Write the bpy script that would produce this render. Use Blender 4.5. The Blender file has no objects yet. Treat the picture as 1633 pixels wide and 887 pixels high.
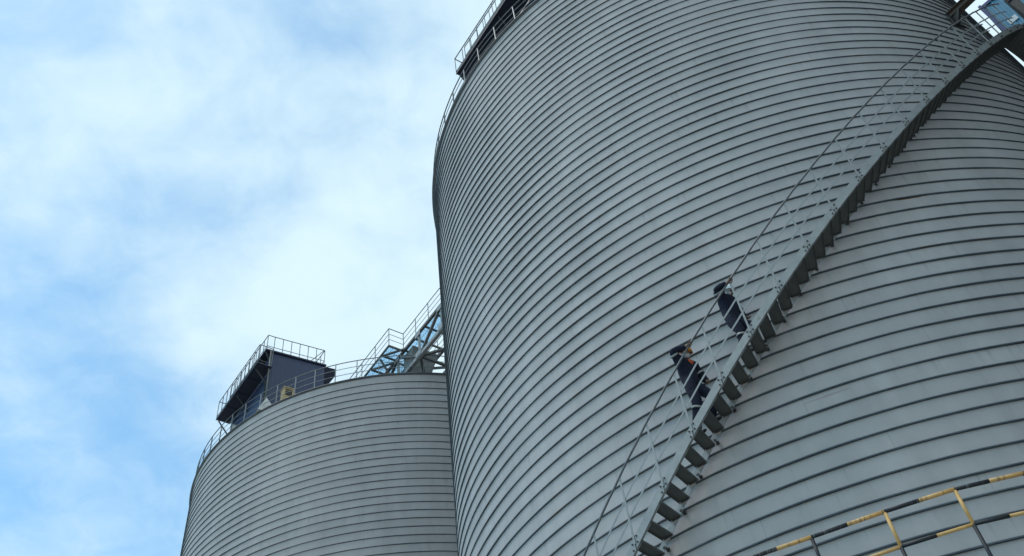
import bpy, bmesh, math, random
import numpy as np
from mathutils import Vector, Matrix
random.seed(4)
C = bpy.context.scene
COL = C.collection
EYE = 1.6                       # the camera stands 1.6 m above the ground; every number below is measured from the eye
rad = math.radians

# ------------------------------------------------------------------ helpers
class MB:
    def __init__(s): s.v = []; s.f = []; s.m = []
    def add(s, vs, fs, m=0):
        n = len(s.v); s.v += [tuple(a) for a in vs]; s.f += [tuple(n+i for i in f) for f in fs]; s.m += [m]*len(fs)
    def hexa(s, p, m=0):        # 8 corners: bottom ring then top ring
        s.add(p, [(3,2,1,0),(4,5,6,7),(0,1,5,4),(1,2,6,5),(2,3,7,6),(3,0,4,7)], m)
    def box(s, c, size, X=(1,0,0), Y=(0,1,0), Z=(0,0,1), m=0):
        c = Vector(c); X = Vector(X)*size[0]/2; Y = Vector(Y)*size[1]/2; Z = Vector(Z)*size[2]/2
        s.hexa([c-X-Y-Z, c+X-Y-Z, c+X+Y-Z, c-X+Y-Z, c-X-Y+Z, c+X-Y+Z, c+X+Y+Z, c-X+Y+Z], m)
    def bar(s, a, b, w, h, up=(0,0,1), m=0):   # rectangular bar from a to b
        a = Vector(a); b = Vector(b); d = (b-a); L = d.length; d /= L
        u = Vector(up); x = d.cross(u)
        if x.length < 1e-4: x = d.cross(Vector((1,0,0)))
        x.normalize(); y = x.cross(d)
        s.box((a+b)/2, (w, L, h), x, d, y, m)
    def tube(s, pts, r, n=8, m=0, caps=True):
        pts = [Vector(p) for p in pts]; base = len(s.v); up = Vector((0,0,1)); px = None
        for i, p in enumerate(pts):
            d = (pts[min(i+1, len(pts)-1)]-pts[max(i-1, 0)]).normalized()
            if px is None:
                px = d.cross(up)
                if px.length < 1e-3: px = d.cross(Vector((1,0,0)))
            px = (px-d*px.dot(d)).normalized(); y = d.cross(px)
            for k in range(n):
                a = 2*math.pi*k/n; s.v.append(tuple(p+(px*math.cos(a)+y*math.sin(a))*r))
        for i in range(len(pts)-1):
            for k in range(n):
                a = base+i*n+k; b = base+i*n+(k+1) % n
                s.f.append((a, b, b+n, a+n)); s.m.append(m)
        if caps:
            s.f.append(tuple(base+k for k in range(n))[::-1]); s.m.append(m)
            s.f.append(tuple(base+(len(pts)-1)*n+k for k in range(n))); s.m.append(m)
    def lathe(s, c, prof, n=16, m=0, Z=(0,0,1), X=(1,0,0)):
        c = Vector(c); Z = Vector(Z).normalized(); X = Vector(X); X = (X-Z*X.dot(Z)).normalized(); Y = Z.cross(X); b = len(s.v)
        for r, z in prof:
            for k in range(n):
                a = 2*math.pi*k/n; s.v.append(tuple(c+Z*z+(X*math.cos(a)+Y*math.sin(a))*r))
        for i in range(len(prof)-1):
            for k in range(n):
                a = b+i*n+k; q = b+i*n+(k+1) % n
                s.f.append((a, q, q+n, a+n)); s.m.append(m)

def wloc(p):
    return p.get('_w') and Vector(p['_w']) or Vector((0,0,0))
WL = {}
def obj(name, mb, mats, parent=None, smooth=False, origin=None):
    """link the shapes of mb (given in scene coordinates) as ONE mesh object"""
    o0 = Vector(origin) if origin is not None else (WL[parent.name] if parent is not None else Vector((0,0,0)))
    me = bpy.data.meshes.new(name)
    me.from_pydata([tuple(Vector(v)-o0) for v in mb.v], [], mb.f)
    if not isinstance(mats, (list, tuple)): mats = [mats]
    for m in mats: me.materials.append(m)
    if len(mats) > 1: me.polygons.foreach_set('material_index', mb.m)
    if smooth: me.polygons.foreach_set('use_smooth', [True]*len(me.polygons))
    me.update()
    o = bpy.data.objects.new(name, me); COL.objects.link(o)
    if parent is not None:
        o.parent = parent; o.location = o0-WL[parent.name]
    else: o.location = o0
    WL[o.name] = o0.copy()
    return o
def thing(name, label, cat, loc, group=None):
    o = bpy.data.objects.new(name, None); COL.objects.link(o); o.location = loc; o.empty_display_size = .2
    o['label'] = label; o['category'] = cat
    if group: o['group'] = group
    WL[o.name] = Vector(loc); return o
def tag(o, label, cat, group=None):
    o['label'] = label; o['category'] = cat
    if group: o['group'] = group
    return o
def structure(o): o['kind'] = 'structure'; return o
def clone(o, parent, loc, rz):
    c = o.copy(); COL.objects.link(c); c.parent = parent; c.location = Vector(loc)-WL[parent.name]; c.rotation_euler = (0,0,rz); return c

# ------------------------------------------------------------------ materials
def mat(name, base, rough=.6, metal=0.0, var=.12, scale=3.0, bump=0.0, bscale=40., tint=None, spec=.5, hook=None):
    m = bpy.data.materials.new(name); m.use_nodes = True; nt = m.node_tree; N = nt.nodes; L = nt.links
    b = N['Principled BSDF']; b.inputs['Roughness'].default_value = rough; b.inputs['Metallic'].default_value = metal
    b.inputs['Specular IOR Level'].default_value = spec
    tc = N.new('ShaderNodeTexCoord')
    nz = N.new('ShaderNodeTexNoise'); nz.inputs['Scale'].default_value = scale; nz.inputs['Detail'].default_value = 6; nz.inputs['Roughness'].default_value = .65
    L.new(tc.outputs['Object'], nz.inputs['Vector'])
    mr = N.new('ShaderNodeMapRange'); mr.inputs['From Min'].default_value = .3; mr.inputs['From Max'].default_value = .7
    mr.inputs['To Min'].default_value = 1-var; mr.inputs['To Max'].default_value = 1+var
    L.new(nz.outputs['Fac'], mr.inputs['Value'])
    mx = N.new('ShaderNodeMix'); mx.data_type = 'RGBA'; mx.blend_type = 'MULTIPLY'; mx.inputs['Factor'].default_value = 1
    mx.inputs['A'].default_value = (*base, 1); L.new(mr.outputs['Result'], mx.inputs['B'])
    out = mx.outputs['Result']
    if tint:      # a second colour in patches: rust, dirt
        n2 = N.new('ShaderNodeTexNoise'); n2.inputs['Scale'].default_value = tint[1]; n2.inputs['Detail'].default_value = 8
        L.new(tc.outputs['Object'], n2.inputs['Vector'])
        r2 = N.new('ShaderNodeMapRange'); r2.inputs['From Min'].default_value = tint[2]; r2.inputs['From Max'].default_value = tint[2]+.12
        r2.inputs['To Max'].default_value = tint[3]; L.new(n2.outputs['Fac'], r2.inputs['Value'])
        m2 = N.new('ShaderNodeMix'); m2.data_type = 'RGBA'; L.new(r2.outputs['Result'], m2.inputs['Factor'])
        L.new(out, m2.inputs['A']); m2.inputs['B'].default_value = (*tint[0], 1); out = m2.outputs['Result']
    if hook: out = hook(N, L, tc, out)
    L.new(out, b.inputs['Base Color'])
    if bump:
        n3 = N.new('ShaderNodeTexNoise'); n3.inputs['Scale'].default_value = bscale; n3.inputs['Detail'].default_value = 4
        L.new(tc.outputs['Object'], n3.inputs['Vector'])
        bp = N.new('ShaderNodeBump'); bp.inputs['Strength'].default_value = bump; bp.inputs['Distance'].default_value = .02
        L.new(n3.outputs['Fac'], bp.inputs['Height']); L.new(bp.outputs['Normal'], b.inputs['Normal'])
    return m
def math_node(N, L, op, a, b=None):
    n = N.new('ShaderNodeMath'); n.operation = op
    for i, x in enumerate((a, b)):
        if x is None: continue
        if isinstance(x, (int, float)): n.inputs[i].default_value = x
        else: L.new(x, n.inputs[i])
    return n.outputs[0]
PITCH = .365
def silo_hook(R, ztop, rusts):
    """sheet-to-sheet tone along the spiral strip, faint vertical streaks, a few rust runs at given places"""
    def hook(N, L, tc, col):
        sx = N.new('ShaderNodeSeparateXYZ'); L.new(tc.outputs['Object'], sx.inputs[0])
        th = math_node(N, L, 'ARCTAN2', sx.outputs['Y'], sx.outputs['X'])
        arc = math_node(N, L, 'MULTIPLY', th, R)
        turn = math_node(N, L, 'ADD', math_node(N, L, 'DIVIDE', sx.outputs['Z'], PITCH), math_node(N, L, 'DIVIDE', th, 2*math.pi))
        turn = math_node(N, L, 'ADD', turn, .25-ztop/PITCH)
        band = math_node(N, L, 'FLOOR', turn)
        wn = N.new('ShaderNodeTexWhiteNoise'); wn.noise_dimensions = '2D'
        cb = N.new('ShaderNodeCombineXYZ'); L.new(band, cb.inputs[0])
        seg = math_node(N, L, 'FLOOR', math_node(N, L, 'ADD', math_node(N, L, 'DIVIDE', arc, 9.0), math_node(N, L, 'MULTIPLY', band, .37)))
        L.new(seg, cb.inputs[1]); L.new(cb.outputs[0], wn.inputs['Vector'])
        tone = N.new('ShaderNodeMapRange'); tone.inputs['To Min'].default_value = .97; tone.inputs['To Max'].default_value = 1.03
        L.new(wn.outputs['Value'], tone.inputs['Value'])
        cs = N.new('ShaderNodeCombineXYZ'); L.new(math_node(N, L, 'MULTIPLY', arc, 2.2), cs.inputs[0]); L.new(math_node(N, L, 'MULTIPLY', sx.outputs['Z'], .35), cs.inputs[1])
        sn = N.new('ShaderNodeTexNoise'); sn.inputs['Scale'].default_value = 1.; sn.inputs['Detail'].default_value = 5; L.new(cs.outputs[0], sn.inputs['Vector'])
        st = N.new('ShaderNodeMapRange'); st.inputs['From Min'].default_value = .3; st.inputs['From Max'].default_value = .7
        st.inputs['To Min'].default_value = .91; st.inputs['To Max'].default_value = 1.06; L.new(sn.outputs['Fac'], st.inputs['Value'])
        k = math_node(N, L, 'MULTIPLY', tone.outputs['Result'], st.outputs['Result'])
        fr_ = math_node(N, L, 'FRACT', math_node(N, L, 'ADD', math_node(N, L, 'DIVIDE', arc, 9.0), math_node(N, L, 'MULTIPLY', band, .37)))
        joint = math_node(N, L, 'LESS_THAN', fr_, .0013)                       # butt weld between two lengths of strip
        k = math_node(N, L, 'MULTIPLY', k, math_node(N, L, 'SUBTRACT', 1.0, math_node(N, L, 'MULTIPLY', joint, .22)))
        # narrow dirt runs that start under a fold and fade out down the sheet
        c4 = N.new('ShaderNodeCombineXYZ'); L.new(math_node(N, L, 'MULTIPLY', arc, 9.0), c4.inputs[0]); L.new(math_node(N, L, 'MULTIPLY', band, 3.7), c4.inputs[1])
        n4 = N.new('ShaderNodeTexNoise'); n4.inputs['Scale'].default_value = 1.; n4.inputs['Detail'].default_value = 3; L.new(c4.outputs[0], n4.inputs['Vector'])
        r4 = N.new('ShaderNodeMapRange'); r4.inputs['From Min'].default_value = .60; r4.inputs['From Max'].default_value = .74; r4.inputs['To Max'].default_value = .24; L.new(n4.outputs['Fac'], r4.inputs['Value'])
        run = math_node(N, L, 'MULTIPLY', r4.outputs['Result'], math_node(N, L, 'FRACT', turn))
        k = math_node(N, L, 'MULTIPLY', k, math_node(N, L, 'SUBTRACT', 1.0, run))
        # broad soft clouds of weathering across many strips
        c3 = N.new('ShaderNodeCombineXYZ'); L.new(math_node(N, L, 'MULTIPLY', arc, .25), c3.inputs[0]); L.new(math_node(N, L, 'MULTIPLY', sx.outputs['Z'], .6), c3.inputs[1])
        n3 = N.new('ShaderNodeTexNoise'); n3.inputs['Scale'].default_value = 1.; n3.inputs['Detail'].default_value = 3; L.new(c3.outputs[0], n3.inputs['Vector'])
        s3 = N.new('ShaderNodeMapRange'); s3.inputs['From Min'].default_value = .3; s3.inputs['From Max'].default_value = .7
        s3.inputs['To Min'].default_value = .94; s3.inputs['To Max'].default_value = 1.06; L.new(n3.outputs['Fac'], s3.inputs['Value'])
        k = math_node(N, L, 'MULTIPLY', k, s3.outputs['Result'])
        mx = N.new('ShaderNodeMix'); mx.data_type = 'RGBA'; mx.blend_type = 'MULTIPLY'; mx.inputs['Factor'].default_value = 1
        L.new(col, mx.inputs['A']); L.new(k, mx.inputs['B']); out = mx.outputs['Result']
        for (t0, z0, wa, wz, amt) in rusts:
            da = math_node(N, L, 'DIVIDE', math_node(N, L, 'SUBTRACT', arc, rad(t0)*R), wa)
            dz = math_node(N, L, 'DIVIDE', math_node(N, L, 'SUBTRACT', sx.outputs['Z'], z0), wz)
            d2 = math_node(N, L, 'ADD', math_node(N, L, 'MULTIPLY', da, da), math_node(N, L, 'MULTIPLY', dz, dz))
            rn = N.new('ShaderNodeTexNoise'); rn.inputs['Scale'].default_value = 9; rn.inputs['Detail'].default_value = 6; L.new(tc.outputs['Object'], rn.inputs['Vector'])
            e = math_node(N, L, 'SUBTRACT', 1.25, math_node(N, L, 'ADD', d2, rn.outputs['Fac']))
            f = N.new('ShaderNodeMapRange'); f.inputs['From Max'].default_value = .4; f.inputs['To Max'].default_value = amt; L.new(e, f.inputs['Value'])
            m2 = N.new('ShaderNodeMix'); m2.data_type = 'RGBA'; L.new(f.outputs['Result'], m2.inputs['Factor']); L.new(out, m2.inputs['A'])
            m2.inputs['B'].default_value = (.16, .055, .015, 1); out = m2.outputs['Result']
        return out
    return hook

GALV = mat('galvanised_steel', (.285,.288,.28), .55, .15, .16, 5, .03, 30, tint=((.10,.085,.07), 5, .66, .5))
GALV_DULL = mat('dull_galvanised_steel', (.13,.132,.126), .6, .2, .15, 5, .05, 25, tint=((.09,.075,.06), 4, .6, .5))
RAILST = mat('railing_steel', (.22,.23,.235), .5, .3, .15, 8)
RAILD = mat('dark_railing_steel', (.14,.145,.15), .5, .3, .15, 8, tint=((.20,.12,.06), 3, .62, .5))
FLATBAR = mat('pale_flat_bar', (.27,.275,.27), .5, .2, .12, 8)
NAVY = mat('navy_cladding', (.022,.034,.082), .5, .0, .12, 1.5, tint=((.045,.058,.10), 2.5, .6, .4))
HOOD = mat('black_navy_hood', (.010,.012,.024), .7, .0, .15, 2., spec=.2)
NAVYD = mat('navy_soffit', (.022,.028,.050), .6, .0, .15, 2.)
BLUE = mat('blue_cladding', (.05,.19,.29), .45, .0, .10, 1.2, tint=((.10,.22,.32), 3, .6, .4))
BLUED = mat('dark_blue_trim', (.012,.03,.12), .5, .0, .1, 2)
DARK = mat('dark_weathered_steel', (.035,.034,.033), .6, .2, .2, 4)
BRKT = mat('bracket_steel', (.07,.07,.068), .6, .2, .2, 4)
BROWN = mat('brown_weathered_steel', (.12,.095,.075), .7, .1, .2, 5)
BOLT = mat('rusty_bolt', (.05,.035,.025), .7, .4, .2, 20)
ROOF = mat('roof_sheet', (.12,.125,.13), .6, .2, .15, 1)
TAN = mat('tan_paint', (.50,.36,.17), .55, .0, .2, 6, tint=((.25,.13,.05), 6, .56, .8))
PALE = mat('pale_sheet', (.55,.56,.55), .6, .0, .12, 4)
YEL = mat('yellow_paint', (.66,.38,.13), .5, .0, .18, 9, tint=((.16,.10,.05), 14, .63, .7))
BLK = mat('black_paint', (.012,.014,.018), .55, .0, .3, 12, tint=((.10,.10,.09), 16, .66, .5))
CLOTH = mat('navy_coverall', (.0065,.0085,.024), .95, .0, .25, 9, .3, 30)
SKIN = mat('skin', (.17,.085,.055), .55, .0, .1, 12)
HAIR = mat('black_hair', (.012,.010,.010), .7, .0, .2, 40)
BOOT = mat('black_boot', (.010,.010,.012), .6, .0, .2, 20)
WHITE = mat('white_helmet_shell', (.72,.73,.74), .35, .0, .05, 8)
MASKM = mat('white_face_mask', (.75,.75,.74), .8, .0, .06, 20)
ORANGE = mat('orange_cloth', (.65,.11,.02), .8, .0, .12, 15)
AMBER = mat('amber_helmet_shell', (.62,.24,.03), .4, .0, .08, 12)
REFL = mat('reflective_tape', (.30,.31,.30), .4, .2, .1, 20)
CONC = mat('yard_concrete', (.27,.26,.24), .85, .0, .15, .4, .3, 8)
# open steel grating: solid bars with real holes between them
def grating_mat():
    m = bpy.data.materials.new('open_grating'); m.use_nodes = True; N = m.node_tree.nodes; L = m.node_tree.links
    N['Principled BSDF'].inputs['Base Color'].default_value = (.2,.21,.22,1); N['Principled BSDF'].inputs['Roughness'].default_value = .5
    return m

# ------------------------------------------------------------------ silos
A1 = Vector((8.00, 22.38, 0)); R1 = 10.573; Z1 = 27.80; H1 = 72.893*PITCH
A2 = Vector((-7.193, 40.473, 0)); R2 = 10.901; Z2 = 27.35; H2 = 73.670*PITCH
GND = -EYE
def polar(A, R, th, r, z):
    t = rad(th); return Vector((A.x+(R+r)*math.cos(t), A.y+(R+r)*math.sin(t), z))
def P1(th, r, z): return polar(A1, R1, th, r, z)
def P2(th, r, z): return polar(A2, R2, th, r, z)

def mesh_np(name, v, f, m, smooth=False):
    me = bpy.data.meshes.new(name); v = np.asarray(v, np.float32); f = np.asarray(f, np.int32)
    me.vertices.add(len(v)); me.vertices.foreach_set('co', v.ravel())
    me.loops.add(f.size); me.loops.foreach_set('vertex_index', f.ravel())
    me.polygons.add(len(f)); me.polygons.foreach_set('loop_start', np.arange(0, f.size, 4, dtype=np.int32))
    me.polygons.foreach_set('loop_total', np.full(len(f), 4, np.int32))
    if smooth: me.polygons.foreach_set('use_smooth', np.ones(len(f), bool))
    me.materials.append(m); me.update(calc_edges=True); return me
def add_np(name, me, parent):
    o = bpy.data.objects.new(name, me); COL.objects.link(o); o.parent = parent; WL[o.name] = WL[parent.name].copy(); return o

def make_silo(A, R, ztop, href, label, rusts, seed):
    base = Vector((A.x, A.y, GND)); root = thing('steel_silo', label, 'silo', base, 'spiral seamed steel silos')
    Rw = R-.018; n = 420; off = -GND
    rust_l = [(t, z+off, a, b, c) for t, z, a, b, c in rusts]
    ms = mat('silo_sheet_steel', (.445,.41,.398), .75, .05, .03, 5, .02, 12, spec=.25, hook=silo_hook(R, href+off, rust_l))
    mr = mat('shaded_seam_fold_steel', (.070,.089,.105), .6, .15, .38, 1.7, tint=((.10,.055,.025), 1.1, .62, .7), hook=None)  # the fold's shading is darkened into its base colour, rust patches on top
    flare = lambda z: .022*np.clip((z-(ztop-.8))/.8, 0, 1)      # the wall swells a little towards the eave
    # shell: one sheet of wall, slightly out of round like a real folded strip wall
    t = np.linspace(0, 2*np.pi, n, endpoint=False); zs = np.concatenate([np.linspace(GND, ztop-1.7, 80), np.linspace(ztop-1.5, ztop-.02, 12)]); rs = np.random.RandomState(seed)
    ph = rs.uniform(0, 6.28, 6)
    v = []
    for z in zs:
        rr = Rw+flare(z)+.006*np.sin(3*t+ph[0]+z*.15)+.004*np.sin(11*t+ph[1]+z*.4)+.003*np.sin(23*t+ph[2]-z*.9)
        v.append(np.stack([rr*np.cos(t), rr*np.sin(t), np.full(n, z-GND)], 1))
    v = np.concatenate(v); i = np.arange(n); j = (i+1) % n
    f = np.concatenate([np.stack([k*n+i, k*n+j, (k+1)*n+j, (k+1)*n+i], 1) for k in range(len(zs)-1)])
    add_np('silo_shell', mesh_np('silo_shell', v, f, ms, True), root)
    # the fold that runs round and round the wall as one continuous spiral
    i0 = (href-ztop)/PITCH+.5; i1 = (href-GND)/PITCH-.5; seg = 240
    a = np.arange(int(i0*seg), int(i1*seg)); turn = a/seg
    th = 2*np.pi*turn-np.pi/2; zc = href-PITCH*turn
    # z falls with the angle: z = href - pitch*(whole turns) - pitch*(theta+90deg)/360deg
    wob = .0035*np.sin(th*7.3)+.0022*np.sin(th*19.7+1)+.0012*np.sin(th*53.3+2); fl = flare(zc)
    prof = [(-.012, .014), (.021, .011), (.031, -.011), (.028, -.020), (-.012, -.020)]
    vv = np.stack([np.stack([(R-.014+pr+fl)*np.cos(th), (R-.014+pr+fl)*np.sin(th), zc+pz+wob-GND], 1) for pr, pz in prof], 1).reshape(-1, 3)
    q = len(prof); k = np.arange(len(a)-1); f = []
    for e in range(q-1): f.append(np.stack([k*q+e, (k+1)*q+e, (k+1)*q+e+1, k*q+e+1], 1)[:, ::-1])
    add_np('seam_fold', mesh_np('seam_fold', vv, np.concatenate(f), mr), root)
    rim = MB(); rim.lathe(base, [(R-.03, ztop-.07-GND), (R+.05, ztop-.07-GND), (R+.06, ztop-.03-GND), (R+.085, ztop-.025-GND), (R+.085, ztop-GND), (R-.1, ztop+.02-GND)], 420)
    obj('rim_flashing', rim, mat('rim_steel', (.11,.12,.13), .5, .3, .1, 4), root, True)
    rf = MB(); rf.lathe(base, [(R-.02, ztop-.03-GND), (R*.5, ztop+R*.5*.16-GND), (.01, ztop+R*.16-GND)], 120)
    obj('roof', rf, ROOF, root, True)
    return root
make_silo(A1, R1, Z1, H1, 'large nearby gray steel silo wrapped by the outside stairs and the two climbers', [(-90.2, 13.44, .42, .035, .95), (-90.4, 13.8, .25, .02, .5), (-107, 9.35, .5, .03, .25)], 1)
make_silo(Vector((23.20, 4.25, 0)), R1, Z1, H1+.11, 'added unseen gray steel silo, off to the right to shade the large silo', [], 3)  # added unseen silo, blocks sky light so the large silo darkens on its right
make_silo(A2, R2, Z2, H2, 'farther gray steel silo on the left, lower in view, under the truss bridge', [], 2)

def make_guardrail(P, z, h, th0, step, count, r, label):
    root = thing('guardrail', label, 'guardrail', P(th0, r, z), 'guardrails round the silo roofs')
    first = None
    for k in range(count):
        th = th0-step*k
        if first is None:
            m = MB(); b = P(th, r, z); ra = Vector((math.cos(rad(th)), math.sin(rad(th)), 0)); ta = Vector((-ra.y, ra.x, 0))
            # built at angle 0 so that copies only need turning
            m.box((0,0,h/2), (.045,.030,h)); m.box((0,0,.01), (.12,.10,.012))
            first = obj('post', m, RAILST, root, origin=(0,0,0)); first.location = b-WL[root.name]; first.rotation_euler = (0,0,rad(th))
        else: clone(first, root, P(th, r, z), rad(th))
    def ring(zz, rr, jit):
        pts = []; N = 280
        for i in range(N+1):
            th = 360*i/N; pts.append(P(th, r, zz+.008*math.sin(rad(th)*17)))
        m = MB(); m.tube(pts, rr, 6, caps=False); return m
    obj('top_rail', ring(z+h, .022, 0), RAILD, root, True)
    obj('mid_rail', ring(z+h*.68, .014, 0), RAILST, root, True)
    obj('mid_rail', ring(z+h*.36, .014, 0), RAILST, root, True)
    return root
make_guardrail(P1, Z1, 1.08, -128.5, 360/69., 69, -.02, 'thin steel guardrail along the roof rim of the large nearby silo')
make_guardrail(P2, Z2+.02, 1.12, -91.5, 360/69., 69, -.03, 'thin steel guardrail along the roof rim of the farther silo')

# ------------------------------------------------------------------ spiral stairs on the near silo
SL = 10.75                                   # rise per radian
def zlow(th): return 8.2+SL*rad(th+123.1)    # lower edge of the stringers
stair = thing('spiral_staircase', 'long gray steel staircase climbing diagonally round the large silo with open treads', 'staircase', P1(-174, .45, GND))
JS = 3.8; J0 = -122.35
joints = [J0+JS*k for k in range(-13, 18)]; joints = [t for t in joints if -174 < t < -54]+[-53.6]
def stringer(r, hgt, name, m_, thick=.010, lift=0.0, flange=True):
    mb = MB()
    for a, b in zip(joints[:-1], joints[1:]):
        g = .0                                # sections butt at the splice
        pa0, pb0 = P1(a, r, zlow(a)+lift), P1(b, r, zlow(b)+lift); pa1, pb1 = P1(a, r, zlow(a)+hgt), P1(b, r, zlow(b)+hgt)
        d = (pb0-pa0).normalized(); q0 = pa0+d*.004; q1 = pb0-d*.004
        n = Vector((math.cos(rad((a+b)/2)), math.sin(rad((a+b)/2)), 0))*thick/2
        up = Vector((0,0,hgt))
        mb.hexa([q0-n, q1-n, q1+n, q0+n, q0-n+up, q1-n+up, q1+n+up, q0+n+up])
        # return flange along both edges, turned in under the treads
        s_ = -1 if r > .4 else 1
        for zz in ((.004, hgt-.004) if flange else ()):
            w = n.normalized()*.05*s_
            mb.hexa([q0+Vector((0,0,zz-.004)), q1+Vector((0,0,zz-.004)), q1+w+Vector((0,0,zz-.004)), q0+w+Vector((0,0,zz-.004)),
                     q0+Vector((0,0,zz+.004)), q1+Vector((0,0,zz+.004)), q1+w+Vector((0,0,zz+.004)), q0+w+Vector((0,0,zz+.004))])
    return obj(name, mb, m_, stair)
SH = .205
stringer(.78, SH, 'outer_stringer', GALV)
stringer(.115, SH-.03, 'inner_stringer', GALV, lift=.035, flange=False)
# bolted splices of the outer stringer
for t in joints[:-1]:
    if t < -150: continue
    mb = MB(); n = Vector((math.cos(rad(t)), math.sin(rad(t)), 0)); tn = Vector((-n.y, n.x, SL/(R1+.78))).normalized(); up = Vector((0,0,1))
    c = P1(t, .787, zlow(t)+SH/2)
    for s_, q in ((-.075,.05),(-.075,-.06),(.075,.06),(.075,-.05)):
        p = c+tn*s_+up*q; mb.lathe(p-n*.002, [(0,0.018),(.014,.016),(.016,0)], 6, 0, n)
    mb.bar(c-up*SH*.47, c+up*SH*.47, .012, .006, n)
    obj('splice_bolts', mb, BOLT, stair)
# treads
TH0, TZ0, DT = -123.5, 8.215, 1.265; DZ = SL*rad(DT)
def tread_at(k): return TH0+DT*k, TZ0+DZ*k
first = None; k = -40
while True:
    th, z = tread_at(k)
    if th > -54.4: break
    if first is None:
        mb = MB(); L_ = .63; W_ = .215
        mb.box((0,0,0), (L_, W_, .005)); mb.box((0,W_/2-.0025,-.02), (L_, .005, .036)); mb.box((0,-W_/2+.0025,-.02), (L_, .005, .036))
        for s_ in (-1, 1): mb.box((s_*(L_/2-.012), 0, -.022), (.006, W_*.8, .034))
        first = obj('tread', mb, GALV_DULL, stair, origin=(0,0,0)); first.location = P1(th, .45, z)-WL[stair.name]; first.rotation_euler = (0,0,rad(th))  # same steel as the stringers, shade of the undersides darkened into the colour
    else: clone(first, stair, P1(th, .45, z), rad(th))
    k += 1
# wall brackets under the inner stringer
first = None
for k in range(-36, 54, 2):
    th, z = tread_at(k); th += .6
    if first is None:
        mb = MB(); mb.box((-.045,0,.02), (.12,.035,.035)); mb.box((-.098,0,.02), (.016,.06,.07)); mb.box((.028,0,.015), (.016,.045,.035))
        first = obj('wall_bracket', mb, BRKT, stair, origin=(0,0,0)); first.location = P1(th, .10, zlow(th)+.06)-WL[stair.name]; first.rotation_euler = (0,0,rad(th))
    else: clone(first, stair, P1(th, .10, zlow(th)+.06), rad(th))
# handrail: posts, round top rail, two flat bars
RH = 1.38
def rail_pts(dz, r, a=-173, b=-53.7):
    n = 150; return [P1(a+(b-a)*i/n, r, zlow(a+(b-a)*i/n)+dz+.006*math.sin(i*1.7)) for i in range(n+1)]
m = MB(); m.tube(rail_pts(RH, .80), .021, 8); obj('handrail', m, RAILD, stair, True)
for dz in (.55, .92):
    m = MB(); pts = rail_pts(dz, .79)
    for a, b in zip(pts[:-1], pts[1:]): m.bar(a, b+(b-a)*.002, .006, .033)
    obj('mid_rail', m, FLATBAR, stair)
first = None
t = -126.15
for k in range(-12, 20):
    th = -126.15+JS*k
    if th < -172 or th > -54: continue
    if first is None:
        mb = MB(); mb.box((.008,0,(.08+RH)/2), (.010,.034,RH-.08)); mb.box((-.004,0,(.08+RH)/2), (.014,.008,RH-.08))
        first = obj('post', mb, GALV, stair, origin=(0,0,0)); first.location = P1(th, .79, zlow(th))-WL[stair.name]; first.rotation_euler = (0,0,rad(th))
    else: clone(first, stair, P1(th, .79, zlow(th)), rad(th))
# landing at the head of the stairs
LZ = zlow(-53.6)+.16
mb = MB()
for i in range(10):
    a = -53.5+i*.9; mb.hexa([P1(a,.1,LZ-.06),P1(a,.95,LZ-.06),P1(a+.85,.95,LZ-.06),P1(a+.85,.1,LZ-.06),P1(a,.1,LZ),P1(a,.95,LZ),P1(a+.85,.95,LZ),P1(a+.85,.1,LZ)])
obj('landing_deck', mb, GALV_DULL, stair)
mb = MB()
for i, a in enumerate((-53.5,-51.5,-49.5,-47.5,-45.5)): mb.bar(P1(a,.95,LZ-.1), P1(a,.95,LZ+1.15), .045, .03)
for dz in (.4,.78,1.15): mb.tube([P1(-53.5+i,.95,LZ+dz) for i in range(9)], .02, 6)
obj('landing_railing', mb, RAILD, stair)
mb = MB()
for a in (-61, -58.2, -55.8):
    mb.bar(P1(a, .16, zlow(a)+.2), P1(a, .16, zlow(a)+1.3), .04, .03)
for dz in (.5,.9,1.3): mb.tube([P1(-61+i*.4, .16, zlow(-61+i*.4)+dz) for i in range(19)], .018, 6)
obj('inner_railing', mb, RAILD, stair)

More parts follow.
